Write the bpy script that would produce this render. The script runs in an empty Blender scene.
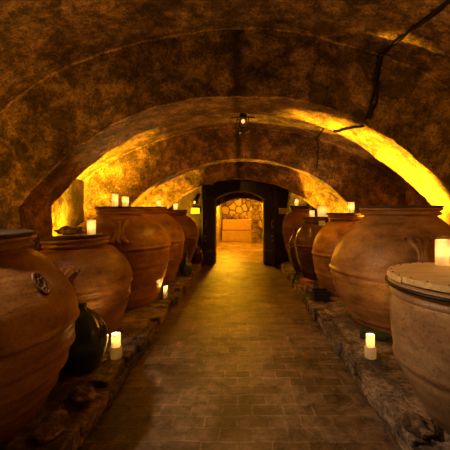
import bpy, math, random
from math import sin, cos, pi, sqrt, radians
from mathutils import Vector, noise, Matrix
from mathutils.bvhtree import BVHTree
random.seed(7)
SC = bpy.context.scene
COL = SC.collection
CZ = 1.35                                   # eye height of the photographer

# ------------------------------------------------------------------ camera, world, exposure
cd = bpy.data.cameras.new('camera'); cam = bpy.data.objects.new('camera', cd); COL.objects.link(cam)
cam.location = (0, 0, CZ); cam.rotation_euler = (pi/2, 0, 0)
cd.sensor_width = 36; cd.lens = 36*320/450; cd.shift_x = -16/450; cd.shift_y = -15/450
cd.clip_start = 0.05; cd.clip_end = 100
SC.camera = cam
w = bpy.data.worlds.new('world'); SC.world = w; w.use_nodes = True
w.node_tree.nodes['Background'].inputs[0].default_value = (0.02, 0.012, 0.006, 1)
w.node_tree.nodes['Background'].inputs[1].default_value = 0.2
SC.view_settings.view_transform = 'Standard'; SC.view_settings.look = 'None'
SC.view_settings.exposure = 0.0; SC.view_settings.gamma = 1.0; SC.view_settings.use_curve_mapping = False
SC.cycles.use_denoising = True
SC.cycles.max_bounces = 7; SC.cycles.diffuse_bounces = 4; SC.cycles.transparent_max_bounces = 12
SC.cycles.sample_clamp_indirect = 4.0
SC.cycles.caustics_reflective = False; SC.cycles.caustics_refractive = False

# light levels (W) and colours, all tuned here
CANDLE_W = 10.0
CANDLE_C = (1.0, 0.48, 0.10)
WARM_C = (1.0, 0.40, 0.015)
UP_C = (1.0, 0.44, 0.01)
UP_RIGHT, UP_LEFT, UP_BAY3_R, UP_BAY3_L = 4600, 3600, 1300, 1300
FILL_LAMP_L, FILL_LAMP_R = 66, 42  # added fill for the near bay
CEIL_LAMP, CEIL_C = 235, (1.0, 0.68, 0.42)
HANG_LAMP = 75
ROOM2_W = (260, 260, 80)

def lamp(name, loc, watts, col, radius=0.03, spot=None, aim=None, parent=None, blend=0.9):
    l = bpy.data.lights.new(name, 'SPOT' if spot else 'POINT')
    l.energy = watts; l.color = col; l.shadow_soft_size = radius
    if spot: l.spot_size = radians(spot); l.spot_blend = blend
    o = bpy.data.objects.new(name, l); COL.objects.link(o); o.location = loc
    if aim is not None:
        d = Vector(aim) - Vector(loc); o.rotation_euler = d.to_track_quat('-Z', 'Y').to_euler()
    if parent:
        o.parent = parent; o.location = Vector(loc) - parent.location
    return o

# ------------------------------------------------------------------ materials
def new_mat(name):
    m = bpy.data.materials.new(name); m.use_nodes = True
    nt = m.node_tree; b = nt.nodes['Principled BSDF']
    return m, nt, b
def N(nt, t, **k):
    n = nt.nodes.new(t)
    for a, v in k.items():
        if a in n.inputs.keys(): n.inputs[a].default_value = v
        else: setattr(n, a, v)
    return n
def ramp(nt, src, stops):
    r = nt.nodes.new('ShaderNodeValToRGB'); e = r.color_ramp.elements
    while len(e) < len(stops): e.new(0.5)
    for i, (p, c) in enumerate(stops):
        e[i].position = p; e[i].color = (*c, 1) if len(c) == 3 else c
    nt.links.new(src, r.inputs[0]); return r
def mixc(nt, fac, a, b, mode='MIX'):
    m = nt.nodes.new('ShaderNodeMix'); m.data_type = 'RGBA'; m.blend_type = mode
    for s, v in ((m.inputs[0], fac), (m.inputs[6], a), (m.inputs[7], b)):
        if hasattr(v, 'links') or isinstance(v, bpy.types.NodeSocket): nt.links.new(v, s)
        elif isinstance(v, (int, float)): s.default_value = v
        else: s.default_value = (*v, 1)
    return m.outputs[2]
def math_(nt, op, a, b=None):
    m = nt.nodes.new('ShaderNodeMath'); m.operation = op
    for i, v in enumerate((a, b)):
        if v is None: continue
        if isinstance(v, bpy.types.NodeSocket): nt.links.new(v, m.inputs[i])
        else: m.inputs[i].default_value = v
    return m.outputs[0]
def coords(nt, scale=(1, 1, 1)):
    tc = nt.nodes.new('ShaderNodeTexCoord'); mp = nt.nodes.new('ShaderNodeMapping')
    mp.inputs['Scale'].default_value = scale; nt.links.new(tc.outputs['Object'], mp.inputs[0])
    return mp.outputs[0]
def nz(nt, vec, scale, detail=6, rough=0.6, dist=0.0):
    n = N(nt, 'ShaderNodeTexNoise', Scale=scale, Detail=detail, Roughness=rough, Distortion=dist)
    nt.links.new(vec, n.inputs['Vector']); return n.outputs[0]
def bump(nt, b, h, strength, dist):
    bp = N(nt, 'ShaderNodeBump', Strength=strength, Distance=dist)
    nt.links.new(h, bp.inputs['Height']); nt.links.new(bp.outputs[0], b.inputs['Normal'])

def plaster(name, lo, mid, hi, seam=False, bs=0.9):
    m, nt, b = new_mat(name); v = coords(nt)
    n1 = nz(nt, v, 1.7, 8, 0.70, 0.15); n2 = nz(nt, v, 9, 8, 0.75, 0.1); n3 = nz(nt, v, 38, 4, 0.6)
    s = math_(nt, 'ADD', math_(nt, 'MULTIPLY', n1, 0.62), math_(nt, 'MULTIPLY', n2, 0.38))
    c = ramp(nt, s, [(0.40, lo), (0.48, mid), (0.55, [0.6*x+0.4*y for x, y in zip(hi, mid)]), (0.62, hi)]).outputs[0]
    n4 = nz(nt, v, 3.6, 12, 0.80, 0.15)
    c = mixc(nt, 0.85, c, ramp(nt, n4, [(0.42, (0.12, 0.1, 0.09)), (0.49, (0.65, 0.63, 0.6)), (0.57, (1.6, 1.5, 1.35))]).outputs[0], 'MULTIPLY')
    sp = ramp(nt, n3, [(0.38, (0.25, 0.21, 0.19)), (0.5, (1.1, 1.1, 1.1))]).outputs[0]
    c = mixc(nt, 0.8, c, sp, 'MULTIPLY')
    c = mixc(nt, math_(nt, 'MULTIPLY', ramp(nt, nz(nt, v, 24, 5, 0.75), [(0.6, (0, 0, 0)), (0.68, (1, 1, 1))]).outputs[0], 0.6), c, [min(1, x*1.5) for x in hi])
    # patches where the plaster has fallen
    vo = N(nt, 'ShaderNodeTexNoise', Scale=1.1, Detail=9, Roughness=0.55, Distortion=1.6); nt.links.new(v, vo.inputs['Vector'])
    patch = ramp(nt, vo.outputs[0], [(0.585, (0, 0, 0)), (0.6, (1, 1, 1))]).outputs[0]
    c = mixc(nt, math_(nt, 'MULTIPLY', patch, 0.55), c, [x*0.45 for x in mid])
    if seam:                                   # dark damp joint in the middle of the arch
        sx = N(nt, 'ShaderNodeSeparateXYZ'); nt.links.new(v, sx.inputs[0])
        d = math_(nt, 'ABSOLUTE', math_(nt, 'ADD', math_(nt, 'ADD', sx.outputs[0], 0.05), math_(nt, 'MULTIPLY', math_(nt, 'SUBTRACT', n2, 0.5), 0.25)))
        f = ramp(nt, d, [(0.02, (1, 1, 1)), (0.09, (0, 0, 0))]).outputs[0]
        c = mixc(nt, math_(nt, 'MULTIPLY', f, 0.85), c, (0.012, 0.009, 0.007))
    nt.links.new(c, b.inputs['Base Color']); b.inputs['Roughness'].default_value = 0.62
    b.inputs['Specular IOR Level'].default_value = 0.45
    h = math_(nt, 'ADD', math_(nt, 'ADD', math_(nt, 'MULTIPLY', n2, 1.0), math_(nt, 'MULTIPLY', n3, 0.35)), math_(nt, 'MULTIPLY', patch, -0.35))
    bump(nt, b, h, bs, 0.035)
    return m

def rubble(name, lo, hi, scale=4.0, mortar=(0.06, 0.04, 0.02)):
    m, nt, b = new_mat(name); v = coords(nt)
    vr = N(nt, 'ShaderNodeTexVoronoi', Scale=scale, feature='DISTANCE_TO_EDGE', Randomness=0.9); nt.links.new(v, vr.inputs['Vector'])
    vc = N(nt, 'ShaderNodeTexVoronoi', Scale=scale, feature='F1', Randomness=0.9); nt.links.new(v, vc.inputs['Vector'])
    n2 = nz(nt, v, 14, 6, 0.7)
    g = N(nt, 'ShaderNodeSeparateColor'); nt.links.new(vc.outputs['Color'], g.inputs[0])
    t = math_(nt, 'ADD', math_(nt, 'MULTIPLY', g.outputs[0], 0.6), math_(nt, 'MULTIPLY', n2, 0.5))
    c = ramp(nt, t, [(0.2, lo), (0.85, hi)]).outputs[0]
    e = ramp(nt, vr.outputs['Distance'], [(0.0, (0, 0, 0)), (0.09, (1, 1, 1))]).outputs[0]
    c = mixc(nt, e, mortar, c)
    nt.links.new(c, b.inputs['Base Color']); b.inputs['Roughness'].default_value = 0.9
    bump(nt, b, math_(nt, 'ADD', e, math_(nt, 'MULTIPLY', n2, 0.4)), 1.0, 0.05)
    return m

def clay(name, lo, mid, hi, rough=0.5, lines=True):
    m, nt, b = new_mat(name); v = coords(nt); vs = coords(nt, (1, 1, 3.5))
    n1 = nz(nt, v, 3.2, 7, 0.65, 0.5); n2 = nz(nt, vs, 4, 6, 0.6, 0.2); n3 = nz(nt, v, 60, 3, 0.6)
    s = math_(nt, 'ADD', math_(nt, 'MULTIPLY', n1, 0.6), math_(nt, 'MULTIPLY', n2, 0.4))
    c = ramp(nt, s, [(0.34, lo), (0.48, mid), (0.64, hi)]).outputs[0]
    c = mixc(nt, 0.6, c, ramp(nt, n3, [(0.33, (0.4, 0.36, 0.33)), (0.48, (1, 1, 1))]).outputs[0], 'MULTIPLY')
    nt.links.new(c, b.inputs['Base Color'])
    r = math_(nt, 'ADD', math_(nt, 'MULTIPLY', n1, 0.35), rough - 0.15); nt.links.new(r, b.inputs['Roughness'])
    b.inputs['Specular IOR Level'].default_value = 0.4
    bump(nt, b, math_(nt, 'ADD', math_(nt, 'ADD', n2, math_(nt, 'MULTIPLY', n3, 0.12)), n1), 0.35, 0.02)
    return m

def plain(name, col, rough=0.5, metal=0.0, spec=0.5, nscale=20, var=0.35, bs=0.25):
    m, nt, b = new_mat(name); v = coords(nt); n = nz(nt, v, nscale, 5, 0.6)
    c = ramp(nt, n, [(0.3, [x*(1-var) for x in col]), (0.7, [min(1, x*(1+var)) for x in col])]).outputs[0]
    nt.links.new(c, b.inputs['Base Color']); b.inputs['Roughness'].default_value = rough
    b.inputs['Metallic'].default_value = metal; b.inputs['Specular IOR Level'].default_value = spec
    if bs: bump(nt, b, n, bs, 0.01)
    return m
def wood(name, a, c2, rough=0.6):
    m, nt, b = new_mat(name); v = coords(nt, (1.2, 9, 9)); n = nz(nt, v, 3.5, 7, 0.65, 0.4)
    c = ramp(nt, n, [(0.35, a), (0.65, c2)]).outputs[0]
    nt.links.new(c, b.inputs['Base Color']); b.inputs['Roughness'].default_value = rough; bump(nt, b, n, 0.5, 0.01)
    return m
def emis(name, col, strength):
    m, nt, b = new_mat(name); b.inputs['Base Color'].default_value = (*col, 1)
    b.inputs['Emission Color'].default_value = (*col, 1); b.inputs['Emission Strength'].default_value = strength
    n = nz(nt, coords(nt), 30, 2); c = ramp(nt, n, [(0.3, col), (0.7, [min(1, x*1.1) for x in col])]).outputs[0]
    nt.links.new(c, b.inputs['Emission Color']); return m
def thin_glass(name, tint=(0.99, 0.98, 0.95), g=0.12, rough=0.05):
    m = bpy.data.materials.new(name); m.use_nodes = True; nt = m.node_tree; nt.nodes.clear()
    o = nt.nodes.new('ShaderNodeOutputMaterial'); t = nt.nodes.new('ShaderNodeBsdfTransparent'); gl = nt.nodes.new('ShaderNodeBsdfGlossy')
    t.inputs[0].default_value = (*tint, 1); gl.inputs['Roughness'].default_value = rough
    fr = nt.nodes.new('ShaderNodeLayerWeight'); fr.inputs[0].default_value = 0.25
    mx = nt.nodes.new('ShaderNodeMixShader')
    f = math_(nt, 'ADD', math_(nt, 'MULTIPLY', fr.outputs['Fresnel'], 0.22), g*0.1)
    nt.links.new(f, mx.inputs[0]); nt.links.new(t.outputs[0], mx.inputs[1]); nt.links.new(gl.outputs[0], mx.inputs[2])
    nt.links.new(mx.outputs[0], o.inputs[0]); return m

def floor_mat(name, bw=0.205, rh=0.118, wet=0.0, bright=1.0):
    m, nt, b = new_mat(name); v = coords(nt)
    wob = N(nt, 'ShaderNodeTexNoise', Scale=5.0, Detail=3); nt.links.new(v, wob.inputs['Vector'])
    vm = nt.nodes.new('ShaderNodeVectorMath'); vm.operation = 'MULTIPLY_ADD'
    nt.links.new(wob.outputs['Color'], vm.inputs[0]); vm.inputs[1].default_value = (0.05, 0.05, 0); nt.links.new(v, vm.inputs[2])
    br = N(nt, 'ShaderNodeTexBrick', Scale=1.0); nt.links.new(vm.outputs[0], br.inputs['Vector'])
    br.inputs['Brick Width'].default_value = bw; br.inputs['Row Height'].default_value = rh
    br.inputs['Mortar Size'].default_value = 0.006; br.inputs['Mortar Smooth'].default_value = 0.35; br.inputs['Bias'].default_value = -0.1
    br.inputs['Color1'].default_value = (0.11*bright, 0.075*bright, 0.05*bright, 1)
    br.inputs['Color2'].default_value = (0.34*bright, 0.26*bright, 0.195*bright, 1)
    br.inputs['Mortar'].default_value = (0.42*bright, 0.33*bright, 0.25*bright, 1)
    n1 = nz(nt, v, 1.6, 7, 0.65, 0.5); n2 = nz(nt, v, 12, 6, 0.7); n3 = nz(nt, v, 70, 3, 0.6)
    # worn areas where the joints are lost under dirt
    c = mixc(nt, ramp(nt, n1, [(0.40, (0.15, 0.15, 0.15)), (0.56, (0.72, 0.72, 0.72))]).outputs[0], br.outputs['Color'], (0.18*bright, 0.125*bright, 0.08*bright))
    c = mixc(nt, 0.85, c, ramp(nt, n2, [(0.34, (0.3, 0.27, 0.25)), (0.62, (1.5, 1.42, 1.35))]).outputs[0], 'MULTIPLY')
    c = mixc(nt, 0.6, c, ramp(nt, n3, [(0.33, (0.5, 0.47, 0.44)), (0.5, (1, 1, 1))]).outputs[0], 'MULTIPLY')
    n5 = nz(nt, v, 2.6, 8, 0.7, 0.4)
    c = mixc(nt, 1.0, c, ramp(nt, n5, [(0.38, (0.38, 0.33, 0.28)), (0.5, (0.85, 0.82, 0.8)), (0.64, (1.3, 1.25, 1.2))]).outputs[0], 'MULTIPLY')
    nt.links.new(c, b.inputs['Base Color'])
    r = ramp(nt, n2, [(0.3, (0.28, 0.28, 0.28)), (0.7, (0.6, 0.6, 0.6))]).outputs[0]; nt.links.new(r, b.inputs['Roughness'])
    h = math_(nt, 'ADD', math_(nt, 'ADD', math_(nt, 'MULTIPLY', br.outputs['Fac'], 0.45), n2), math_(nt, 'MULTIPLY', n3, 0.2))
    bump(nt, b, h, 0.55, 0.02)
    return m

M = dict(
    vault=plaster('old_plaster', (0.07, 0.045, 0.025), (0.24, 0.15, 0.08), (0.52, 0.37, 0.2)),
    arch=plaster('arch_stone', (0.06, 0.038, 0.022), (0.2, 0.125, 0.07), (0.42, 0.29, 0.16), seam=True),
    wall=plaster('wall_stone', (0.08, 0.05, 0.03), (0.26, 0.17, 0.09), (0.5, 0.36, 0.2)),
    edge=plaster('lit_edge_plaster', (0.2, 0.13, 0.07), (0.45, 0.3, 0.16), (0.6, 0.42, 0.24)),  # paler tone stands for light caught on the arch edges
    darkstone=plaster('dark_stone', (0.015, 0.01, 0.007), (0.045, 0.028, 0.015), (0.09, 0.06, 0.034)),  # plain darker stone for the end bay and buttress
    ledge=plaster('ledge_stone', (0.05, 0.038, 0.028), (0.16, 0.12, 0.085), (0.34, 0.26, 0.18)),
    rubble=rubble('rubble_stone', (0.18, 0.11, 0.05), (0.6, 0.42, 0.22), 4.2),
    rubble_dark=rubble('big_dark_rubble', (0.10, 0.06, 0.025), (0.5, 0.34, 0.16), 3.2, (0.008, 0.005, 0.003)),
    vouss=rubble('dark_arch_stone', (0.08, 0.05, 0.025), (0.25, 0.16, 0.08), 6.0, (0.3, 0.2, 0.1)),
    floor=floor_mat('brick_paving', bright=0.72),
    floor2=floor_mat('flagstone', 0.7, 0.5, bright=1.7),
    terra=clay('terracotta', (0.07, 0.030, 0.010), (0.27, 0.125, 0.033), (0.48, 0.25, 0.065), rough=0.4),
    terra2=clay('terracotta_pale', (0.2, 0.12, 0.065), (0.32, 0.19, 0.085), (0.54, 0.36, 0.17), rough=0.42),
    terra3=clay('terracotta_dark', (0.06, 0.026, 0.013), (0.15, 0.065, 0.02), (0.26, 0.12, 0.035), rough=0.4),
    glaze=clay('dark_glazed_clay', (0.03, 0.013, 0.007), (0.07, 0.03, 0.013), (0.13, 0.06, 0.025), rough=0.14),
    lid=wood('dark_lid_wood', (0.015, 0.009, 0.005), (0.05, 0.03, 0.016)),
    lidpale=wood('pale_lid_wood', (0.5, 0.32, 0.11), (0.82, 0.6, 0.26)),
    iron=plain('black_iron', (0.02, 0.017, 0.015), 0.45, 0.6),
    doorwood=wood('black_door_wood', (0.003, 0.002, 0.0015), (0.01, 0.006, 0.004), 0.85),
    cable=plain('cable_rubber', (0.012, 0.009, 0.007), 0.5),
    flame=None,
    bulb=emis('bulb', (1.0, 0.5, 0.12), 1.6),
    glass=thin_glass('clear_glass'),
    greenglass=None,
    plaque=plain('paper_notice', (0.9, 0.7, 0.35), 0.7, bs=0),
    ink=plain('ink', (0.12, 0.06, 0.02), 0.7, bs=0),
    brass=plain('aged_brass', (0.35, 0.22, 0.08), 0.35, 0.9),
    linen=plain('ochre_plaster_block', (0.42, 0.25, 0.09), 0.9, nscale=8, var=0.15),
    brick=plain('red_brick', (0.42, 0.16, 0.07), 0.85, nscale=30),
    pebble=plaster('loose_stone', (0.12, 0.08, 0.05), (0.3, 0.19, 0.11), (0.5, 0.34, 0.2)),
)
def mk_wax():
    m, nt, b = new_mat('candle_wax'); n = nz(nt, coords(nt), 20, 3)
    c = ramp(nt, n, [(0.3, (0.85, 0.8, 0.68)), (0.7, (0.95, 0.9, 0.8))]).outputs[0]
    nt.links.new(c, b.inputs['Base Color']); b.inputs['Roughness'].default_value = 0.45
    b.inputs['Subsurface Weight'].default_value = 0.7; b.inputs['Subsurface Radius'].default_value = (1, 0.6, 0.3)
    b.inputs['Subsurface Scale'].default_value = 0.04; return m
M['wax'] = mk_wax()
def mk_flame():
    m = bpy.data.materials.new('flame'); m.use_nodes = True; nt = m.node_tree; nt.nodes.clear()
    o = nt.nodes.new('ShaderNodeOutputMaterial'); e = nt.nodes.new('ShaderNodeEmission'); t = nt.nodes.new('ShaderNodeBsdfTransparent')
    c = ramp(nt, nz(nt, coords(nt), 30, 2), [(0.3, (1.0, 0.6, 0.2)), (0.7, (1.0, 0.66, 0.26))]).outputs[0]
    nt.links.new(c, e.inputs[0]); e.inputs[1].default_value = 25
    a = nt.nodes.new('ShaderNodeAddShader'); nt.links.new(e.outputs[0], a.inputs[0]); nt.links.new(t.outputs[0], a.inputs[1])
    nt.links.new(a.outputs[0], o.inputs[0]); return m
M['flame'] = mk_flame()
def mk_glow():
    m = bpy.data.materials.new('translucent_wax'); m.use_nodes = True; nt = m.node_tree; nt.nodes.clear()
    o = nt.nodes.new('ShaderNodeOutputMaterial'); d = nt.nodes.new('ShaderNodeBsdfDiffuse'); t = nt.nodes.new('ShaderNodeBsdfTranslucent')
    c = ramp(nt, nz(nt, coords(nt), 20, 3), [(0.3, (0.85, 0.8, 0.68)), (0.7, (0.95, 0.9, 0.8))]).outputs[0]
    mx = nt.nodes.new('ShaderNodeMixShader'); mx.inputs[0].default_value = 0.6
    nt.links.new(c, d.inputs[0]); nt.links.new(c, t.inputs[0]); nt.links.new(d.outputs[0], mx.inputs[1]); nt.links.new(t.outputs[0], mx.inputs[2])
    nt.links.new(mx.outputs[0], o.inputs[0]); return m
M['glow_wax'] = mk_glow()
def mk_green():
    m, nt, b = new_mat('dark_green_glass'); n = nz(nt, coords(nt), 6, 4)
    c = ramp(nt, n, [(0.3, (0.012, 0.035, 0.008)), (0.7, (0.04, 0.085, 0.02))]).outputs[0]
    nt.links.new(c, b.inputs['Base Color']); b.inputs['Roughness'].default_value = 0.06
    b.inputs['Coat Weight'].default_value = 0.6; return m
M['greenglass'] = mk_green()

# ------------------------------------------------------------------ mesh helpers
class MB:
    def __init__(s): s.v = []; s.f = []
    def grid(s, rows, close=False, flip=False):
        b = len(s.v); n = len(rows[0])
        for r in rows: s.v += [tuple(p) for p in r]
        for i in range(len(rows)-1):
            for j in range(n if close else n-1):
                k = (j+1) % n
                q = (b+i*n+j, b+i*n+k, b+(i+1)*n+k, b+(i+1)*n+j)
                s.f.append(q[::-1] if flip else q)
        return s
    def box(s, c, d, rz=0, jit=0, taper=1.0):
        b = len(s.v); cx, cy, cz = c; x, y, z = d[0]/2, d[1]/2, d[2]/2
        for k, (i, j, l) in enumerate(((-1,-1,-1),(1,-1,-1),(1,1,-1),(-1,1,-1),(-1,-1,1),(1,-1,1),(1,1,1),(-1,1,1))):
            t = taper if l > 0 else 1
            px, py = i*x*t, j*y*t
            px, py = px*cos(rz)-py*sin(rz), px*sin(rz)+py*cos(rz)
            s.v.append((cx+px+random.uniform(-jit, jit), cy+py+random.uniform(-jit, jit), cz+l*z+random.uniform(-jit, jit)))
        for f in ((0,3,2,1),(4,5,6,7),(0,1,5,4),(1,2,6,5),(2,3,7,6),(3,0,4,7)): s.f.append(tuple(b+i for i in f))
        return s
    def tube(s, pts, r, n=8, radii=None, caps=True):
        pts = [Vector(p) for p in pts]; rows = []
        up = Vector((0, 0, 1)); prev = None
        for i, p in enumerate(pts):
            t = (pts[min(i+1, len(pts)-1)] - pts[max(i-1, 0)]).normalized()
            a = t.cross(up if prev is None else prev)
            if a.length < 1e-3: a = t.cross(Vector((1, 0, 0)))
            a.normalize(); b2 = a.cross(t).normalized(); prev = b2
            rr = radii[i] if radii else r
            rows.append([p + a*rr*cos(2*pi*k/n) + b2*rr*sin(2*pi*k/n) for k in range(n)])
        b = len(s.v); s.grid(rows, close=True)
        if caps:
            s.f.append(tuple(b+k for k in range(n))[::-1]); e = b+(len(rows)-1)*n; s.f.append(tuple(e+k for k in range(n)))
        return s
    def lathe(s, prof, n=48, c=(0, 0, 0), wob=0.0, seed=0.0, cap0=True, cap1=True):
        rows = []
        for r, z in prof:
            row = []
            for k in range(n):
                a = 2*pi*k/n; rr = r
                if wob: rr = r*(1+wob*noise.noise(Vector((cos(a)*1.3+seed, sin(a)*1.3, z*2.2)))+wob*0.35*noise.noise(Vector((cos(a)*4+seed, sin(a)*4, z*9))))
                row.append((c[0]+rr*cos(a), c[1]+rr*sin(a), c[2]+z))
            rows.append(row)
        b = len(s.v); s.grid(rows, close=True)
        if cap0: s.f.append(tuple(b+k for k in range(n))[::-1])
        if cap1: e = b+(len(rows)-1)*n; s.f.append(tuple(e+k for k in range(n)))
        return s
    def build(s, name, mat, parent=None, smooth=True, bevel=0, sub=0, loc=None):
        me = bpy.data.meshes.new(name); me.from_pydata(s.v, [], s.f); me.update()
        if smooth:
            for p in me.polygons: p.use_smooth = True
        me.materials.append(mat)
        o = bpy.data.objects.new(name, me); COL.objects.link(o)
        if parent: o.parent = parent
        if loc is not None: o.location = loc
        if bevel:
            m = o.modifiers.new('bevel', 'BEVEL'); m.width = bevel; m.segments = 2; m.limit_method = 'ANGLE'; m.angle_limit = radians(35)
        if sub:
            m = o.modifiers.new('subdivision', 'SUBSURF'); m.levels = sub; m.render_levels = sub
        return o
def tag(o, label=None, cat=None, group=None, kind=None):
    if label: o['label'] = label
    if cat: o['category'] = cat
    if group: o['group'] = group
    if kind: o['kind'] = kind
    return o
def empty(name, loc, label, cat, group=None, rz=0):
    o = bpy.data.objects.new(name, None); COL.objects.link(o); o.location = loc; o.rotation_euler.z = rz
    o.empty_display_size = 0.1; return tag(o, label, cat, group)
def rough_pt(p, a=0.04, fine=0.012):
    p = Vector(p)
    return p + noise.noise_vector(p*0.9)*a + noise.noise_vector(p*4.1)*a*0.35 + noise.noise_vector(p*13)*fine

# ------------------------------------------------------------------ the vaulted shell
def profile(W, R, crown, cx=0.0, na=84, nw=16):
    """wall - arc - wall outline seen along the corridor; crown is height above the eye"""
    zs = CZ + crown - (R - sqrt(max(R*R - W*W, 0)))
    pts = [(cx-W, zs*i/nw) for i in range(nw)]
    A = math.asin(min(1, W/R)); zc = CZ + crown - R
    for i in range(na+1):
        a = -A + 2*A*i/na; pts.append((cx + R*sin(a), zc + R*cos(a)))
    pts += [(cx+W, zs*(nw-1-i)/nw) for i in range(nw)]
    return pts
NA, NW = 84, 16
def rows_between(pa, ya, pb, yb, n, amp=0.04, fine=0.012):
    rows = []
    for k in range(n+1):
        t = k/n
        rows.append([rough_pt((a[0]+(b[0]-a[0])*t, ya+(yb-ya)*t, a[1]+(b[1]-a[1])*t), amp, fine) for a, b in zip(pa, pb)])
    return rows
def shell(names, pr, y0, y1, mat_wall, mat_ceil, step=0.09):
    rows = rows_between(pr, y0, pr, y1, max(2, int((y1-y0)/step)))
    sl = {names[0]: (0, NW+1), names[1]: (NW, NW+NA+1), names[2]: (NW+NA, len(pr))}
    out = []
    for nm, (a, b) in sl.items():
        o = MB().grid([r[a:b] for r in rows]).build(nm, mat_ceil if nm == names[1] else mat_wall); tag(o, kind='structure'); out.append(o)
    return out
P0 = profile(3.3, 4.365, 2.05)
A1 = profile(2.51, 3.15, 1.294)
P2 = profile(3.02, 4.8, 1.575)
A2 = profile(2.17, 2.9, 0.956)
P3 = profile(2.45, 3.5, 1.2)
A3 = profile(1.79, 2.54, 0.74)
P4 = profile(2.1, 3.2, 0.95)
DO = profile(0.61, 1.03, 0.47, cx=-0.04)
P5 = profile(0.92, 1.2, 0.85, cx=0.05)
A5 = profile(0.84, 1.30, 0.34, cx=0.04)
YA, YB, YC, YD, YE, YF, YG, YH = 3.6, 4.25, 6.0, 6.32, 7.4, 7.7, 7.95, 8.35
SH = []
SH += shell(('wall_left', 'ceiling', 'wall_right'), P0, -2.0, YA, M['wall'], M['vault'])
SH += shell(('wall_left', 'ceiling', 'wall_right'), P2, YB, YC, M['wall'], M['vault'])
SH += shell(('wall_left', 'ceiling', 'wall_right'), P3, YD, YE, M['wall'], M['vault'])
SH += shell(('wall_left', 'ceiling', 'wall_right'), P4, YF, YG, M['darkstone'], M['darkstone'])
SH += shell(('wall_left', 'ceiling', 'wall_right'), P5, YH, 14.8, M['rubble'], M['rubble'])
def rib(name, pf, pa, pb, y0, y1, mat, nf=12, amp=0.04):
    rows = rows_between(pf, y0, pa, y0, nf, amp)
    rows += rows_between(pa, y0, pa, y1, max(3, int((y1-y0)/0.07)), amp)[1:]
    rows += rows_between(pa, y1, pb, y1, 6, amp)[1:]
    o = MB().grid(rows).build(name, mat, smooth=False)
    for p in o.data.polygons: p.use_smooth = True
    m = o.modifiers.new('edge', 'EDGE_SPLIT'); m.split_angle = radians(50)
    tag(o, kind='structure'); SH.append(o)
    return o
t1 = rib('trim_1', P0, A1, P2, YA, YB, M['arch'], 16)
t2 = rib('trim_2', P2, A2, P3, YC, YD, M['arch'])
t3 = rib('trim_3', P3, A3, P4, YE, YF, M['arch'])
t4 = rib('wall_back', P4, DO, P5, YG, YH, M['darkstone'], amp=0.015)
t5 = rib('trim_4', P5, A5, P5, 9.05, 9.5, M['vouss'], amp=0.02)
# lighter beads along the arch edges, their caught light put into the colour
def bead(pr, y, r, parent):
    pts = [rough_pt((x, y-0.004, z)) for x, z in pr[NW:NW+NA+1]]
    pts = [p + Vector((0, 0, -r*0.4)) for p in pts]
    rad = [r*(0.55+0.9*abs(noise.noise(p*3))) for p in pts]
    MB().tube(pts, r, 6, radii=rad).build('lit_edge_bead', M['edge'], parent)
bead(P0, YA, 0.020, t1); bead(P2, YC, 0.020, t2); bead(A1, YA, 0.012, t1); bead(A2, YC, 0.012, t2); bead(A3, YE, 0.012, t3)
# end walls (behind the photographer, and of the far room)
def flat_end(name, pr, y, mat, flip=False):
    c = [(p[0], p[1]) for p in pr]; cx = sum(p[0] for p in c)/len(c)
    rows = [[rough_pt((cx+(x-cx)*s, y, CZ*0.6*(1-s)+z*s), 0.03) for x, z in c] for s in [i/14 for i in range(1, 15)]]
    b = MB().grid(rows); n = len(c); b.v.append((cx, y, CZ*0.6)); k = len(b.v)-1
    for i in range(n-1): b.f.append((k, i, i+1))
    b.f.append((k, n-1, 0))
    for j in range(len(rows)-1): b.f.append((j*n, (j+1)*n, (j+1)*n+n-1, j*n+n-1))
    return tag(b.build(name, mat), kind='structure')
flat_end('wall_front', P0, -2.0, M['wall']); flat_end('wall_back', P5, 14.8, M['rubble_dark'])
# side buttress in the middle bay, darker stone
b = MB(); rows = []
for z in [i*0.1 for i in range(24)]:
    rows.append([rough_pt(p, 0.03) for p in ((-3.1, 5.42, z), (-2.98, 5.43, z), (-2.955, 5.6, z), (-2.955, 5.8, z), (-2.96, 6.05, z))])
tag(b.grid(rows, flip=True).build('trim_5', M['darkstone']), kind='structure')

# floors
def slab_grid(name, x0, x1, y0, y1, z, mat, step=0.08, amp=0.012):
    nx, ny = int((x1-x0)/step)+1, int((y1-y0)/step)+1
    rows = []
    for j in range(ny+1):
        row = []
        for i in range(nx+1):
            p = Vector((x0+(x1-x0)*i/nx, y0+(y1-y0)*j/ny, z))
            p.z += noise.noise(p*1.1)*amp + noise.noise(p*5)*amp*0.4; row.append(p)
        rows.append(row)
    return MB().grid(rows).build(name, mat)
tag(slab_grid('floor', -3.5, 3.5, -2.1, 8.3, 0, M['floor']), kind='structure')
tag(slab_grid('floor', -1.2, 1.2, 8.3, 14.9, 0.0, M['floor2']), kind='structure')

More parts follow.
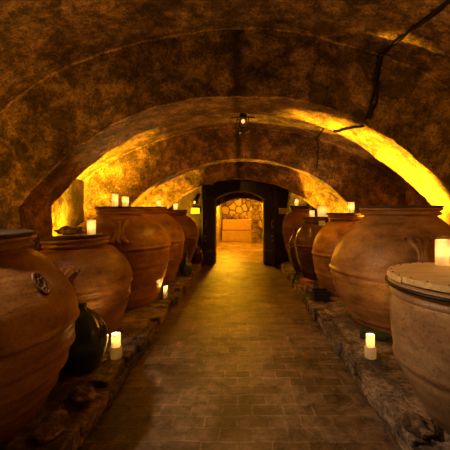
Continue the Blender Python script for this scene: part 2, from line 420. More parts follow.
# stone ledges for the jars: rough top and a row of ragged edge stones
LZ = 0.17
def ledge(side):
    s = side; rows = []
    for j in range(118):
        y = -2.05 + j*0.08; row = [Vector((s*1.0, y, 0.0))]
        for i in range(31):
            p = Vector((s*(1.0+i*0.08), y, LZ-0.004)); p.z += min(0.0, noise.noise(p*3)*0.02 + noise.noise(p*9)*0.01); row.append(p)
        rows.append(row)
    rows = [r for r in rows if r[0].y <= 7.36]
    last = [Vector((p.x, rows[-1][0].y, 0)) for p in rows[-1]]; rows.append(last)
    o = MB().grid(rows, flip=(s > 0)).build('stone_ledge', M['ledge']); tag(o, kind='structure')
    y = -2.0; b = MB()
    while y < 7.3:
        L = random.uniform(0.16, 0.42); wd = random.uniform(0.12, 0.2)
        x0 = 0.885 + random.uniform(-0.012, 0.015); h = LZ + random.uniform(-0.03, 0.008)
        L = min(L, 7.34-y)
        n = 5; ring = []
        # lumpy stone: two stacked courses
        for (za, zb) in ((0, h*random.uniform(0.4, 0.6)), (None, h)):
            if za is None: za = ztop
            ztop = zb
            ins = random.uniform(0, 0.03)
            b.box((s*(x0+ins+wd/2), y+L/2, (za+zb)/2), (wd, L-0.014, zb-za-0.004), jit=0.009)
        y += L
    e = b.build('edge_stones', M['ledge'], o, smooth=False, bevel=0.014)
    m = e.modifiers.new('sub', 'SUBSURF'); m.subdivision_type = 'SIMPLE'; m.levels = m.render_levels = 2
    tx = bpy.data.textures.new('stone_lumps', 'CLOUDS'); tx.noise_scale = 0.06
    d = e.modifiers.new('lumps', 'DISPLACE'); d.texture = tx; d.strength = 0.028; d.mid_level = 0.5; d.texture_coords = 'GLOBAL'
    return o
ledge(-1); ledge(1)

# ------------------------------------------------------------------ door at the end of the cellar
dr = bpy.data.objects.new('door_1', None); COL.objects.link(dr); dr.location = (-0.04, 7.95, 0); tag(dr, kind='structure')
def leaf(hx, ex, ey, side):
    L = sqrt((ex-hx)**2 + (ey-7.9)**2); ang = math.atan2(ey-7.9, ex-hx)
    b = MB(); n = 5
    for i in range(n):
        b.box((L*(i+0.5)/n, 0, 0.99), (L/n-0.006, 0.04, 1.9), jit=0.002)
    o = b.build('door_leaf', M['doorwood'], dr, smooth=False, bevel=0.004, loc=(hx+0.04, 7.9-7.95, 0.02))
    o.rotation_euler.z = ang
    for z in (0.35, 1.62):
        MB().box((L*0.45, -0.03*side, z), (L*0.8, 0.012, 0.06)).box((L*0.45, 0.03*side, z), (L*0.8, 0.012, 0.06)).build('strap_hinge', M['iron'], o, smooth=False, bevel=0.003)
    pts = [(L*0.86, 0.03*side*k, zz) for k, zz in ((0.7, 0.92), (1.8, 0.94), (2.0, 1.0), (1.8, 1.06), (0.7, 1.08))]
    MB().tube(pts, 0.009).build('handle', M['brass'], o)
    for zz in (0.62, 0.72):
        MB().lathe([(0.001, -0.02), (0.02, -0.015), (0.026, 0), (0.02, 0.015), (0.001, 0.02)], 12, (L*0.86, 0.035*side, zz)).build('brass_stud', M['brass'], o)
leaf(-0.66, -0.90, 7.38, 1); leaf(0.58, 0.80, 7.42, -1)
b = MB()
# arched timber head above the opening
rows = []
for i in range(25):
    a = -0.634+1.268*i/24; x = -0.04+1.03*sin(a); zi = CZ+0.47-1.03+1.03*cos(a)
    rows.append([(x, 7.93, zi), (x, 7.86, zi), (x, 7.86, CZ+0.70), (x, 7.93, CZ+0.70)])
b.v = []; b.grid([[Vector(p)-Vector((-0.04, 7.95, 0)) for p in r] for r in rows], close=True)
b.box((-0.76, -0.055, 1.025), (0.25, 0.07, 2.05)).box((0.745, -0.055, 1.025), (0.25, 0.07, 2.05))
b.build('door_frame', M['doorwood'], dr, smooth=False)

# ------------------------------------------------------------------ far room: stone table, pier
t = empty('stone_table', (-0.18, 14.1, 0), 'pale block table against the far rubble wall beyond the doorway', 'table')
MB().box((0, 0.05, 0.24), (1.30, 0.56, 0.48)).build('base', M['linen'], t, smooth=False, bevel=0.015)
MB().box((0, 0.03, 0.715), (1.24, 0.62, 0.45)).build('tabletop', M['linen'], t, smooth=False, bevel=0.01)
b = MB(); z = 0.0
while z < 2.0:
    h = random.uniform(0.14, 0.24); b.box((0.0, 0, z+h/2), (0.32+random.uniform(-.03, .03), 0.4, h-0.012), jit=0.012); z += h
o = b.build('trim_6', M['vouss'], smooth=False, bevel=0.02, loc=(0.60, 13.4, 0)); tag(o, kind='structure')
random.seed(3)
stones = [(-0.78, 14.2, 0.16), (-0.55, 14.25, 0.2), (-0.3, 14.2, 0.17), (-0.05, 14.22, 0.18), (0.2, 14.2, 0.13)]
for i, (x, y, s) in enumerate(stones):
    b = MB(); rows = []
    for a in range(9):
        th = pi*a/8
        rows.append([Vector((s*0.62*sin(th)*cos(2*pi*k/14), s*0.5*sin(th)*sin(2*pi*k/14), s*0.62*(1-cos(th))))*(1+0.25*noise.noise(Vector((k*0.9, a*0.7, i*3)))) for k in range(14)])
    o = b.grid(rows, close=True).build('rubble_stone', M['vouss'], loc=(x, y, 0.945))
    tag(o, ['leftmost dark rubble stone on the far stone table', 'largest dark stone on far table, second from left', 'middle dark rubble stone on the far stone table', 'dark stone on far table, second from right', 'small rightmost dark stone on the far stone table'][i], 'stone', 'dark stones on the far table')

# ------------------------------------------------------------------ jars
def smooth_prof(pts, n=8):
    out = []
    P = [Vector((r, z)) for r, z in pts]
    for i in range(len(P)-1):
        p0, p1, p2, p3 = P[max(i-1, 0)], P[i], P[i+1], P[min(i+2, len(P)-1)]
        for k in range(n):
            t = k/n
            q = 0.5*((2*p1)+(p2-p0)*t+(2*p0-5*p1+4*p2-p3)*t*t+(3*p1-p0-3*p2+p3)*t**3)
            out.append((max(q.x, 0.002), q.y))
    out.append((P[-1].x, P[-1].y)); return out
def r_at(prof, z):
    for (r0, z0), (r1, z1) in zip(prof, prof[1:]):
        if z0 <= z <= z1 or z1 <= z <= z0:
            if abs(z1-z0) < 1e-6: return max(r0, r1)
            return r0+(r1-r0)*(z-z0)/(z1-z0)
    return prof[-1][0]
def make_jar(name, loc, H, R, rim, base, zmax, label, mat='terra', ridges=(), lid='lid', group=None, seed=0, rimh=0.075,
             neck=0.9, tilt=None, wob=0.02, belly=None, lid_over=1.02, lid_t=0.022, cat='jar'):
    t = empty(name, loc, label, cat, group)
    if tilt: t.rotation_euler = tilt
    if belly is None:
        pts = [(base, 0), (base*1.04, 0.012), (base+(R-base)*0.42, zmax*0.28), (base+(R-base)*0.78, zmax*0.58), (R*0.985, zmax*0.87), (R, zmax),
               (R*0.96, zmax+(H-zmax)*0.22), (R*0.84, zmax+(H-zmax)*0.47), (rim*neck+(R-rim*neck)*0.33, zmax+(H-zmax)*0.70), (rim*neck, H-rimh*1.15)]
    else: pts = belly
    pr = smooth_prof(pts, 10)
    q = []
    for r, z in pr:
        for rz_, amp in ridges:
            d = (z-rz_*H)/0.016
            r += amp*math.exp(-d*d) - amp*0.7*math.exp(-((d+1.9)**2))
        q.append((r, z))
    # rolled double rim
    q += [(rim*0.96, H-rimh*1.02), (rim*1.0, H-rimh*0.9), (rim*1.01, H-rimh*0.72), (rim*0.97, H-rimh*0.58), (rim*0.95, H-rimh*0.5), (rim*1.0, H-rimh*0.42),
          (rim*1.04, H-rimh*0.25), (rim*1.035, H-rimh*0.08), (rim*0.99, H), (rim*0.9, H-0.004), (rim*0.86, H-0.03), (rim*0.84, H-0.12)]
    body = MB().lathe(q, 72, wob=wob, seed=seed, cap1=False).build('body', M[mat], t)
    if lid:
        b = MB(); rr = rim*lid_over
        b.lathe([(rr*0.985, 0), (rr, 0.004), (rr, lid_t-0.004), (rr*0.985, lid_t), (rr*0.5, lid_t+0.001)], 48, (0, 0, H+0.001))
        b.build('lid', M[lid], t, smooth=False)
    t['_h'] = H
    return t, q
def strap_handle(t, q, az, zc, h, wd, mat):
    """applied handle: three clay strands tied in the middle and curling out at both ends"""
    b = MB(); rz = t.rotation_euler.z
    for s in (-1, 0, 1):
        pts, rad = [], []
        for i in range(15):
            u = -1+2*i/14; z = zc+u*h/2
            spread = s*wd*(0.24+0.62*abs(u)**2.2)
            r = r_at(q, z); off = 0.018+0.035*(1-u*u)
            a = az + spread/r
            pts.append(((r+off)*cos(a), (r+off)*sin(a), z)); rad.append(0.019+0.012*abs(u))
        if s:                                   # curled tips
            for e in (0, -1):
                pass
        b.tube(pts, 0.014, 8, radii=rad)
    for u in (-1, 1):
        z = zc+u*h/2
        for s in (-1, 1):
            pts = []
            for i in range(8):
                th = i/7*1.4*pi; r = r_at(q, z); a = az+s*(wd*0.86+0.02*(1-cos(th)))/r
                pts.append(((r+0.016)*cos(a), (r+0.016)*sin(a), z+u*0.02*sin(th)))
            b.tube(pts, 0.011, 6)
    b.build('handle', mat, t)
def medallion(t, q, az, zc, s, mat):
    b = MB()
    for rr, tr in ((s, 0.010), (s*0.45, 0.008)):
        pts = []
        for i in range(25):
            th = 2*pi*i/24; z = zc+rr*1.15*sin(th); r = r_at(q, z)+0.001; a = az+rr*0.8*cos(th)/r
            pts.append((r*cos(a), r*sin(a), z))
        b.tube(pts, tr, 6, caps=False)
    for i in range(8):
        th = 2*pi*i/8; pts = []
        for k in (0.5, 0.75, 1.0):
            z = zc+s*k*1.15*sin(th); r = r_at(q, z)+0.004; a = az+s*k*0.8*cos(th)/r; pts.append((r*cos(a), r*sin(a), z))
        b.tube(pts, 0.006, 5)
    b.build('medallion', mat, t)

GJ_L, GJ_R = 'large jars along the left ledge', 'large jars along the right ledge'
L1, q = make_jar('clay_jar', (-1.62, 1.8, LZ), 1.03, 0.63, 0.38, 0.43, 0.57, 'huge dark terracotta jar nearest on the left, cut by the photo edge', 'terra', ((0.50, .016), (0.36, .016), (0.24, .014), (0.12, .014)), group=GJ_L, seed=1)
medallion(L1, q, radians(-6), 0.78, 0.046, M['terra3'])
L2, q = make_jar('clay_jar', (-1.53, 3.06, LZ), 0.915, 0.49, 0.285, 0.33, 0.53, 'squat terracotta jar with a loose stone on its lid, behind green glass demijohn', 'terra', ((0.50, .014), (0.36, .010), (0.05, .01)), group=GJ_L, seed=5, tilt=(0, radians(-3.0), 0))
strap_handle(L2, q, radians(-76), 0.60, 0.16, 0.07, M['terra'])
L3, q = make_jar('clay_jar', (-1.60, 4.23, LZ), 1.20, 0.655, 0.30, 0.46, 0.70, 'tallest terracotta jar on the left with two candles on its lid', 'terra', ((0.60, .012), (0.42, .012), (0.25, .010), (0.08, .014)), group=GJ_L, seed=9)
strap_handle(L3, q, radians(-70), 0.92, 0.24, 0.10, M['terra'])
L4, q = make_jar('clay_jar', (-1.55, 5.48, LZ), 1.215, 0.58, 0.27, 0.40, 0.70, 'terracotta jar fourth from the front on left, one candle on lid', 'terra', ((0.55, .010), (0.3, .01)), group=GJ_L, seed=13)
L5, q = make_jar('clay_jar', (-1.37, 6.55, LZ), 1.16, 0.5, 0.255, 0.28, 0.72, 'terracotta jar farthest back on the left, nearest the doorway', 'terra3', ((0.55, .010),), group=GJ_L, seed=17)

# right side
tub = [(0.18, 0), (0.2, 0.01), (0.27, 0.10), (0.335, 0.22), (0.385, 0.34), (0.41, 0.50), (0.415, 0.62), (0.405, 0.69)]
R1, q = make_jar('clay_tub', (1.275, 1.76, LZ), 0.79, 0.41, 0.415, 0.2, 0.5, 'pale wide clay tub with black hoop and boarded lid, nearest on the right', 'terra2', ((0.44, .012), (0.41, .008)), lid=None, group=GJ_R, seed=21, rimh=0.10, belly=tub, neck=0.98, wob=0.012, cat='tub')
MB().lathe([(0.425, 0), (0.442, 0.004), (0.442, 0.018), (0.425, 0.022)], 64, (0, 0, 0.752), cap0=False, cap1=False).build('hoop', M['iron'], R1)
for k, (a0, a1, dz) in enumerate(((radians(8), radians(188), 0.0), (radians(188), radians(368), 0.006))):
    b = MB(); n = 32; off = Vector((0.004*cos((a0+a1)/2), 0.004*sin((a0+a1)/2), 0))
    r = 0.43; z0, z1 = 0.791+dz, 0.822+dz
    top = [Vector((r*cos(a0+(a1-a0)*i/n), r*sin(a0+(a1-a0)*i/n), 0))+off for i in range(n+1)]
    i0 = len(b.v); b.v += [(p.x, p.y, z0) for p in top]+[(p.x*0.985, p.y*0.985, z1) for p in top]
    m_ = n+1
    b.f.append(tuple(range(m_))[::-1]); b.f.append(tuple(range(m_, 2*m_)))
    for i in range(m_): j = (i+1) % m_; b.f.append((i, j, m_+j, m_+i))
    b.build('lid_board', M['lidpale'], R1, smooth=False, bevel=0.004)
nail = MB().lathe([(0.005, 0), (0.004, 0.003), (0.001, 0.0045)], 8).build('nail', M['iron'], R1)
for i in range(26):
    a = 2*pi*i/26; o = nail if i == 0 else nail.copy()
    if i: COL.objects.link(o)
    o.location = (0.405*cos(a), 0.405*sin(a), 0.822+(0.006 if a > radians(188) or a < radians(8) else 0))

R2, q = make_jar('clay_jar', (1.68, 3.40, LZ), 1.205, 0.70, 0.385, 0.46, 0.56, 'broad terracotta jar with a ridged waist and splayed handle, behind the pale tub', 'terra', ((0.465, .018), (0.40, .006), (0.24, .008), (0.07, .016)), group=GJ_R, seed=25, lid_over=1.05, lid_t=0.018)
strap_handle(R2, q, radians(-101), 0.79, 0.26, 0.08, M['terra'])
R3, q = make_jar('clay_jar', (1.53, 4.63, LZ), 1.115, 0.49, 0.26, 0.36, 0.58, 'terracotta jar directly behind the broad jar on right, candle on lid', 'terra', ((0.5, .012), (0.25, .008)), group=GJ_R, seed=29, lid_over=1.1)
R4, q = make_jar('clay_jar', (1.31, 5.58, LZ), 1.04, 0.37, 0.225, 0.2, 0.62, 'dark glazed jar on the right carrying two candles and a small white card', 'glaze', ((0.55, .010),), group=GJ_R, seed=33, lid='iron', lid_over=1.05)
R5, q = make_jar('clay_jar', (1.19, 6.22, LZ), 0.80, 0.27, 0.16, 0.15, 0.48, 'short dark glazed jar between the two taller jars far right', 'glaze', ((0.6, .010),), group=GJ_R, seed=37)
R6, q = make_jar('clay_jar', (1.32, 7.02, LZ), 1.24, 0.40, 0.22, 0.23, 0.80, 'tall dark jar with black handled lid beside right door leaf', 'terra3', ((0.55, .008),), group=GJ_R, seed=41, lid='iron', lid_over=1.15, lid_t=0.03)
MB().tube([(-0.09, 0, 1.265), (-0.08, 0, 1.30), (0.08, 0, 1.30), (0.09, 0, 1.265)], 0.01).build('lid_handle', M['iron'], R6)
# white card on the dark glazed jar
o = MB().box((0, 0, 0), (0.11, 0.004, 0.075)).build('card', M['wax'], smooth=False, loc=(1.33, 5.52-0.262, LZ+1.04-0.075))
tag(o, 'small white card leaning on the neck of the dark glazed jar', 'card'); o.rotation_euler = (radians(-12), 0, 0)

# loose stone on the squat jar's lid
def lump(name, loc, sx, sy, sz, mat, label, cat, seed=0, rz=0, group=None, amp=0.3):
    b = MB(); rows = []
    for a in range(13):
        th = pi*a/12
        rows.append([Vector((sx*sin(th)*cos(2*pi*k/22), sy*sin(th)*sin(2*pi*k/22), sz*(1-cos(th))*0.5))*(1+amp*noise.noise(Vector((2*sin(th)*cos(2*pi*k/22)+seed, 2*sin(th)*sin(2*pi*k/22), 2*cos(th))))) for k in range(22)])
    o = b.grid(rows, close=True).build(name, mat, loc=loc); o.rotation_euler.z = rz
    return tag(o, label, cat, group)
lump('flat_stone', (-1.61, 3.0, LZ+0.915+0.03), 0.13, 0.07, 0.075, M['pebble'], 'rounded flat stone lying on the squat left jar beside its candle', 'stone', 3, 0.15)
lump('rubble_stone', (0.95, 1.72, LZ-0.01), 0.08, 0.09, 0.07, M['pebble'], 'reddish rubble stone on the ledge edge under the pale tub', 'stone', 8, 0.6)
lump('rubble_stone', (-1.02, 1.72, LZ-0.01), 0.08, 0.12, 0.05, M['pebble'], 'rough flat stone on left ledge edge beside the nearest jar', 'stone', 14, 0.2)
lump('rubble_stone', (-1.00, 2.02, LZ-0.01), 0.07, 0.10, 0.05, M['pebble'], 'small stone on left ledge edge in front of the demijohn', 'stone', 19, 0.9)

# demijohns and bottles
dj = empty('demijohn', (-1.195, 2.39, LZ), 'large dark green glass demijohn between the first two left jars', 'demijohn')
pr = smooth_prof([(0.08, 0), (0.13, 0.015), (0.175, 0.12), (0.19, 0.22), (0.168, 0.32), (0.108, 0.40), (0.05, 0.44), (0.03, 0.465)], 8)
MB().lathe(pr, 48, cap1=False).build('body', M['greenglass'], dj)
MB().lathe([(0.03, 0.455), (0.04, 0.463), (0.04, 0.48), (0.029, 0.485)], 24).build('lip', M['greenglass'], dj)
def flask(name, loc, s, mat, label, cat, parts=True):
    t = empty(name, loc, label, cat)
    pr = smooth_prof([(0.07*s, 0), (0.10*s, 0.01*s), (0.125*s, 0.10*s), (0.11*s, 0.2*s), (0.055*s, 0.27*s), (0.028*s, 0.33*s), (0.026*s, 0.40*s)], 6)
    MB().lathe(pr, 32).build('body', M[mat], t)
    MB().lathe([(0.027*s, 0.385*s), (0.036*s, 0.39*s), (0.036*s, 0.41*s), (0.026*s, 0.412*s)], 20).build('lip', M[mat], t)
    return t
flask('glass_flask', (-1.01, 5.85, LZ), 0.95, 'greenglass', 'small dark round flask on left ledge beside the fourth jar', 'flask')
flask('glass_flask', (-1.00, 7.1, LZ), 1.25, 'glaze', 'dark shiny flask by the left door leaf', 'flask')
def lying(loc, rz, s, mat, label):
    t = empty('glass_bottle', loc, label, 'bottle', rz=rz)
    pr = smooth_prof([(0.03*s, 0), (0.037*s, 0.01*s), (0.037*s, 0.17*s), (0.03*s, 0.2*s), (0.014*s, 0.24*s), (0.013*s, 0.3*s)], 5)
    o = MB().lathe(pr, 24).build('body', M[mat], t); o.rotation_euler = (0, pi/2, 0); o.location = (0, 0, 0.037*s)
    return t
lying((1.10, 2.95, LZ), radians(-20), 1.1, 'greenglass', 'dark glass bottle lying on right ledge behind the floor candle')
lying((0.95, 5.55, LZ), radians(75), 1.0, 'greenglass', 'green glass bottle lying far along the right ledge edge')
o = MB().box((0, 0, 0.04), (0.11, 0.22, 0.08), rz=0.3).build('clay_brick', M['brick'], smooth=False, bevel=0.006, loc=(1.04, 5.05, LZ)); tag(o, 'single red brick on right ledge before the glazed jar', 'brick')
o = MB().box((0, 0, 0.04), (0.14, 0.20, 0.075), rz=-0.1).build('paving_block', M['pebble'], smooth=False, bevel=0.008, loc=(0.99, 4.72, LZ)); tag(o, 'pale stone block on right ledge edge next to black crate', 'stone block')
c = empty('wooden_crate', (1.05, 4.22, LZ), 'small black crate on right ledge in front of the third jar', 'crate')
b = MB()
for z in (0.02, 0.065, 0.11):
    b.box((0, -0.08, z), (0.2, 0.012, 0.035)).box((0, 0.08, z), (0.2, 0.012, 0.035)).box((-0.1, 0, z), (0.012, 0.15, 0.035)).box((0.1, 0, z), (0.012, 0.15, 0.035))
b.build('slats', M['doorwood'], c, smooth=False); MB().box((0, 0, 0.006), (0.2, 0.16, 0.01)).build('bottom', M['doorwood'], c, smooth=False)

# ------------------------------------------------------------------ candles
def candle(loc, h, r, label, basef=0.42, watts=1.0, group='lit candles in glass'):
    t = empty('glass_candle', loc, label, 'candle', group)
    hb = h*basef
    if basef > 0.05:
        MB().lathe([(r*0.93, 0), (r, 0.004), (r, hb-0.004), (r*0.95, hb)], 28, cap1=False).build('wax_base', M['glow_wax'], t)
    rg = r*0.8 if basef > 0.05 else r
    hw = h*(0.66 if basef > 0.05 else 0.5)
    MB().lathe([(rg, hb+0.001), (rg, h), (rg*0.94, h), (rg*0.94, hb+0.003)], 28, cap0=False, cap1=False).build('glass', M['glass'], t)
    rw = rg*0.94; hw = hb+(h-hb)*0.86; dp = (hw-hb)*0.66
    MB().lathe([(rw, hb+0.002), (rw, hw), (rw*0.9, hw+0.002), (rw*0.86, hw-0.004), (rw*0.84, hw-dp), (rw*0.2, hw-dp-0.002)], 24).build('candle', M['glow_wax'], t)
    hw -= dp
    MB().tube([(0, 0, hw-0.012), (0, 0, hw+0.012)], 0.0015, 5).build('wick', M['cable'], t)
    fh = (h-hb)*0.5; fr = max(0.013, r*0.34)
    MB().lathe([(fr*a, hw+0.008+fh*z) for a, z in ((0.15, 0), (0.7, 0.12), (1, 0.32), (0.85, 0.5), (0.5, 0.72), (0.2, 0.9), (0.02, 1.0))], 14).build('flame', M['flame'], t)
    l = bpy.data.lights.new('flame_light', 'POINT'); l.energy = CANDLE_W*watts; l.color = CANDLE_C; l.shadow_soft_size = 0.02
    lo = bpy.data.objects.new('flame_light', l); COL.objects.link(lo); lo.parent = t; lo.location = (0, 0, hw+0.008+fh*0.6)
    return t
TL = LZ+0.023
candle((-1.00, 2.56, LZ), 0.21, 0.047, 'lit candle in glass on the left ledge beside the demijohn')
candle((1.035, 2.56, LZ), 0.20, 0.045, 'lit white candle in glass on the right ledge near the paving')
candle((-1.01, 4.28, LZ), 0.17, 0.035, 'lit candle on the left ledge by the tallest left jar')
candle((-1.43, 3.06, TL+0.915+0.008), 0.16, 0.042, 'lit candle beside the flat stone on the squat left jar', 0.0)
candle((-1.63, 4.14, TL+1.20), 0.19, 0.042, 'left one of two lit candles on the tallest left jar', 0.0)
candle((-1.51, 4.18, TL+1.20), 0.15, 0.046, 'right one of two lit candles on the tallest left jar', 0.0)
candle((-1.41, 5.48, TL+1.215), 0.12, 0.045, 'lit candle on the lid of fourth left jar', 0.0)
candle((-1.34, 6.55, TL+1.16), 0.15, 0.045, 'lit candle on farthest left jar near the doorway', 0.0)
candle((1.265, 2.00, LZ+0.829), 0.19, 0.048, 'large bright candle in a glass on the pale clay tub', 0.03, 2.2)
candle((1.585, 4.60, TL+1.115), 0.18, 0.045, 'lit candle on the third right jar behind the broad jar', 0.0)
candle((1.21, 5.44, TL+1.04), 0.13, 0.045, 'small lit candle on the dark glazed jar, left of the pair', 0.0)
candle((1.41, 5.55, TL+1.04), 0.21, 0.085, 'wide lit candle on the dark glazed jar, right of the pair', 0.0, 1.4)
candle((1.20, 6.90, LZ+1.24+0.032), 0.17, 0.045, 'lit candle on the black lidded jar by right door leaf', 0.0)

# ------------------------------------------------------------------ notices and small wall lamp by the door
def notice(x, z, y, label):
    t = empty('paper_notice', (x, y, z), label, 'notice', 'yellow notices beside the doorway')
    MB().box((0, 0, 0), (0.21, 0.012, 0.14)).build('sheet', M['plaque'], t, smooth=False)
    b = MB()
    for i in range(4): b.box((0, -0.0075, 0.04-0.026*i), (0.15-0.03*(i == 3), 0.002, 0.006))
    b.build('text_lines', M['ink'], t, smooth=False)
notice(-1.13, 1.33, 7.905, 'yellow notice on the end wall left of the doorway')
notice(1.04, 1.325, 7.905, 'yellow notice on the end wall right of the doorway')
t = empty('wall_lantern', (-1.14, 7.86, 1.47), 'small glowing lantern on end wall above the left notice', 'lantern')
MB().box((0, 0.06, 0.06), (0.07, 0.03, 0.12)).build('bracket', M['iron'], t, smooth=False)
MB().lathe([(0.045, 0.02), (0.05, 0.03), (0.05, 0.11), (0.045, 0.12)], 6).build('shade', M['glass'], t)
MB().lathe([(0.005, 0.035), (0.02, 0.05), (0.022, 0.075), (0.005, 0.1)], 12).build('bulb', M['bulb'], t)
MB().lathe([(0.055, 0.12), (0.03, 0.15), (0.004, 0.17)], 6).build('cap', M['iron'], t)
lamp('lantern_light', (-1.14, 7.76, 1.54), 0.7, WARM_C, 0.03, parent=t)

# hanging lamp in the middle bay
zt = CZ+1.575
t = empty('hanging_lamp', (0.03, 4.6, zt), 'small dark hanging lamp with a round bulb under the vault crown', 'lamp')
MB().tube([(0, 0, 0.02), (0, 0, -0.06)], 0.006).build('rod', M['iron'], t)
MB().lathe(smooth_prof([(0.012, -0.04), (0.02, -0.1), (0.04, -0.18), (0.075, -0.24)], 5), 24).build('shade', M['iron'], t)
MB().lathe([(0.055*sin(pi*i/12)+0.001, -0.30+0.055*cos(pi*i/12)) for i in range(13)], 20).build('globe', M['glass'], t)
MB().lathe([(0.026*sin(pi*i/8)+0.001, -0.30+0.03*cos(pi*i/8)) for i in range(9)], 12).build('bulb', M['bulb'], t)
b = MB(); b.tube([(-0.17, 0, -0.25), (-0.06, 0, -0.235), (0.06, 0, -0.235), (0.17, 0, -0.25)], 0.012)
b.build('arms', M['iron'], t)
b = MB()
for k in range(6):
    a = 2*pi*k/6; b.tube([(0.075*cos(a), 0.075*sin(a), -0.24), (0.09*cos(a), 0.09*sin(a), -0.34), (0.12*cos(a), 0.12*sin(a), -0.42), (0.08*cos(a), 0.08*sin(a), -0.46)], 0.007, 6)
pts = [(0.12*cos(2*pi*k/20), 0.12*sin(2*pi*k/20), -0.42) for k in range(21)]; b.tube(pts, 0.008, 6, caps=False)
b.build('cage', M['iron'], t)
lamp('bulb_light', (0.03, 4.6, zt-0.375), HANG_LAMP, WARM_C, 0.03, spot=135, aim=(0.03, 4.4, 0), parent=t)

# ------------------------------------------------------------------ cable over the vault, laid on the masonry
vs, fs = [], []
for o in SH:
    k = len(vs); vs += [v.co.copy() for v in o.data.vertices]; fs += [[k+i for i in p.vertices] for p in o.data.polygons]
BV = BVHTree.FromPolygons(vs, fs)
def up_hit(x, y):
    h = BV.ray_cast(Vector((x, y, CZ)), Vector((0, 0, 1)))[0]; return h-Vector((0, 0, 0.014))
def face_hit(x, z, y0):
    h = BV.ray_cast(Vector((x, y0, CZ+z)), Vector((0, 1, 0)))[0]; return h-Vector((0, 0.014, 0))
def lerp_list(a, n):
    out = []
    for (p, q_) in zip(a, a[1:]):
        for k in range(n): out.append([u+(v-u)*k/n for u, v in zip(p, q_)])
    out.append(list(a[-1])); return out
c1 = [up_hit(x, y) for x, y in lerp_list([(1.9, 1.2), (1.72, 2.2), (1.66, 2.7), (1.61, 3.15), (1.55, 3.57)], 7)]
c2 = [face_hit(x, z, 3.2) for x, z in lerp_list([(1.53, 1.72), (1.51, 1.5), (1.50, 1.3), (1.42, 1.02)], 6)]
c3 = [up_hit(x, y) for x, y in lerp_list([(1.40, 3.66), (1.30, 3.95), (1.24, 4.2)], 5)]
c4 = [up_hit(x, y) for x, y in lerp_list([(1.24, 4.3), (1.35, 5.0), (1.42, 5.95)], 8)]
c5 = [face_hit(x, z, 5.6) for x, z in lerp_list([(1.44, 1.26), (1.45, 1.1), (1.40, 0.74)], 6)]
def cable(pts, k, off, label):
    pts = [p+Vector((off+0.03*noise.noise(Vector((i*0.55, k*0.3, 0))), 0, 0)) for i, p in enumerate(pts)]
    tag(MB().tube(pts, 0, 6, radii=[0.013]*len(pts)).build('electric_cable', M['cable']), label, 'cable')
cable(c1+c2, 0, 0.0, 'black cable over the near vault, left one of the close pair')
cable(c1+c2, 5, 0.032, 'black cable over the near vault, right one of the close pair')
cable(c3+c4+c5, 9, 0.0, 'black cable running on under the first arch to the second arch')

# ------------------------------------------------------------------ lamps of the cellar and added fill
def uplight(loc, aim, watts, label, spot=95, flap=False):
    t = empty('floor_uplight', loc, label, 'uplight')
    MB().lathe([(0.05, 0), (0.055, 0.005), (0.055, 0.07), (0.06, 0.075), (0.05, 0.078)], 24, cap1=False).build('housing', M['iron'], t)
    MB().lathe([(0.045, 0.06), (0.045, 0.064)], 20).build('lens', M['bulb'], t)
    if flap: MB().box((0, -0.08, 0.215), (0.42, 0.006, 0.41)).build('spill_flap', M['iron'], t, smooth=False)  # added flap, stops this light spilling onto the near vault
    l = lamp('uplight_light', (loc[0], loc[1], loc[2]+0.10), watts, UP_C, 0.04, blend=(0.45 if flap else 0.9), spot=spot, aim=aim, parent=t)
uplight((2.25, 4.08, LZ), (1.98, 3.98, 2.0), UP_RIGHT, 'uplight at the foot of the right pier behind broad jar', 62, True)
uplight((-2.86, 4.50, LZ), (-3.02, 4.95, 1.3), UP_LEFT, 'uplight by the left wall behind the tallest jar', 80)
uplight((1.95, 6.75, LZ), (1.6, 7.2, 1.9), UP_BAY3_R, 'uplight behind the far right jars', 110)
uplight((-2.0, 6.75, LZ), (-1.6, 7.2, 1.9), UP_BAY3_L, 'uplight behind the farthest left jar', 110)
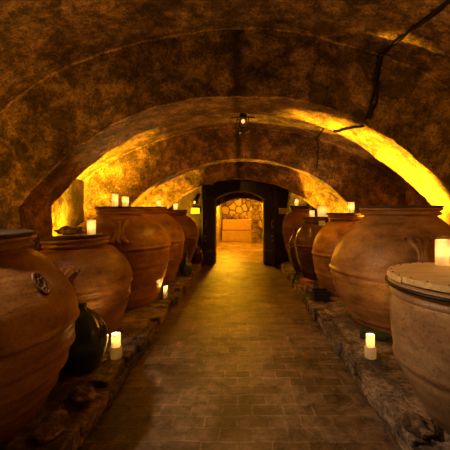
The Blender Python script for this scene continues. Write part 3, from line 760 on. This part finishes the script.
def fill_lamp(loc, s, watts, label, col):  # unseen lanterns added as warm fill for the near bay
    t = empty('wall_lantern', loc, label, 'lantern')
    MB().box((s*0.11, 0, -0.02), (0.03, 0.09, 0.2)).tube([(s*0.1, 0, 0.0), (s*0.04, 0, 0.12), (0, 0, 0.1)], 0.009).build('bracket', M['iron'], t, smooth=False)
    MB().lathe([(0.03, 0.1), (0.08, 0.07), (0.085, 0.06)], 20, cap1=False).build('shade', M['iron'], t)
    MB().lathe([(0.03*sin(pi*i/8)+0.001, 0.03+0.035*cos(pi*i/8)) for i in range(9)], 12).build('bulb', M['bulb'], t)
    lamp('lantern_light', (loc[0], loc[1], loc[2]-0.06), watts, col, 0.05, parent=t)
fill_lamp((-3.1, 1.9, 1.75), -1, FILL_LAMP_L, 'added fill lantern on left wall of the near bay, out of frame', WARM_C)
fill_lamp((3.1, 1.7, 1.75), 1, FILL_LAMP_R, 'added fill lantern on right wall of the near bay, out of frame', WARM_C)
t = empty('ceiling_lamp', (-2.0, 1.35, CZ+1.53), 'ceiling lamp hanging left above the photographer', 'lamp')
MB().tube([(0, 0, 0.04), (0, 0, -0.1)], 0.006).build('cord', M['cable'], t)
MB().lathe([(0.02, -0.08), (0.06, -0.1), (0.10, -0.13)], 24, cap1=False).build('shade', M['iron'], t)
MB().lathe([(0.03*sin(pi*i/8)+0.001, -0.13+0.035*cos(pi*i/8)) for i in range(9)], 12).build('bulb', M['bulb'], t)
lamp('ceiling_light', (-2.0, 1.35, CZ+1.53-0.2), CEIL_LAMP, CEIL_C, 0.05, spot=78, aim=(0.75, 2.1, 0), parent=t)
# far room lamps
for i, (loc, wv, lb) in enumerate((((-0.55, 9.95, 1.92), ROOM2_W[0], 'lamp over the inner side of the doorway'), ((-0.5, 12.0, 1.86), ROOM2_W[1], 'lamp over the left wall of the far room, midway'), ((0.60, 13.9, 1.5), ROOM2_W[2], 'lamp behind the stone pier of the far room'))):
    t = empty('vault_lamp', loc, lb, 'lamp')
    MB().tube([(0, 0, 0.02), (0, 0, 0.14)] if i < 2 else [(0, 0, 0.02), (0, -0.32, 0.02)], 0.01).lathe([(0.03, 0.03), (0.06, 0.0), (0.062, -0.005)], 16, cap1=False).build('fitting', M['iron'], t)
    MB().lathe([(0.02*sin(pi*k/8)+0.001, -0.01+0.025*cos(pi*k/8)) for k in range(9)], 12).build('bulb', M['bulb'], t)
    lamp('vault_light', (loc[0], loc[1], loc[2]-0.08), wv, UP_C, 0.04, parent=t)
for o in bpy.data.objects:
    if '_h' in o: del o['_h']
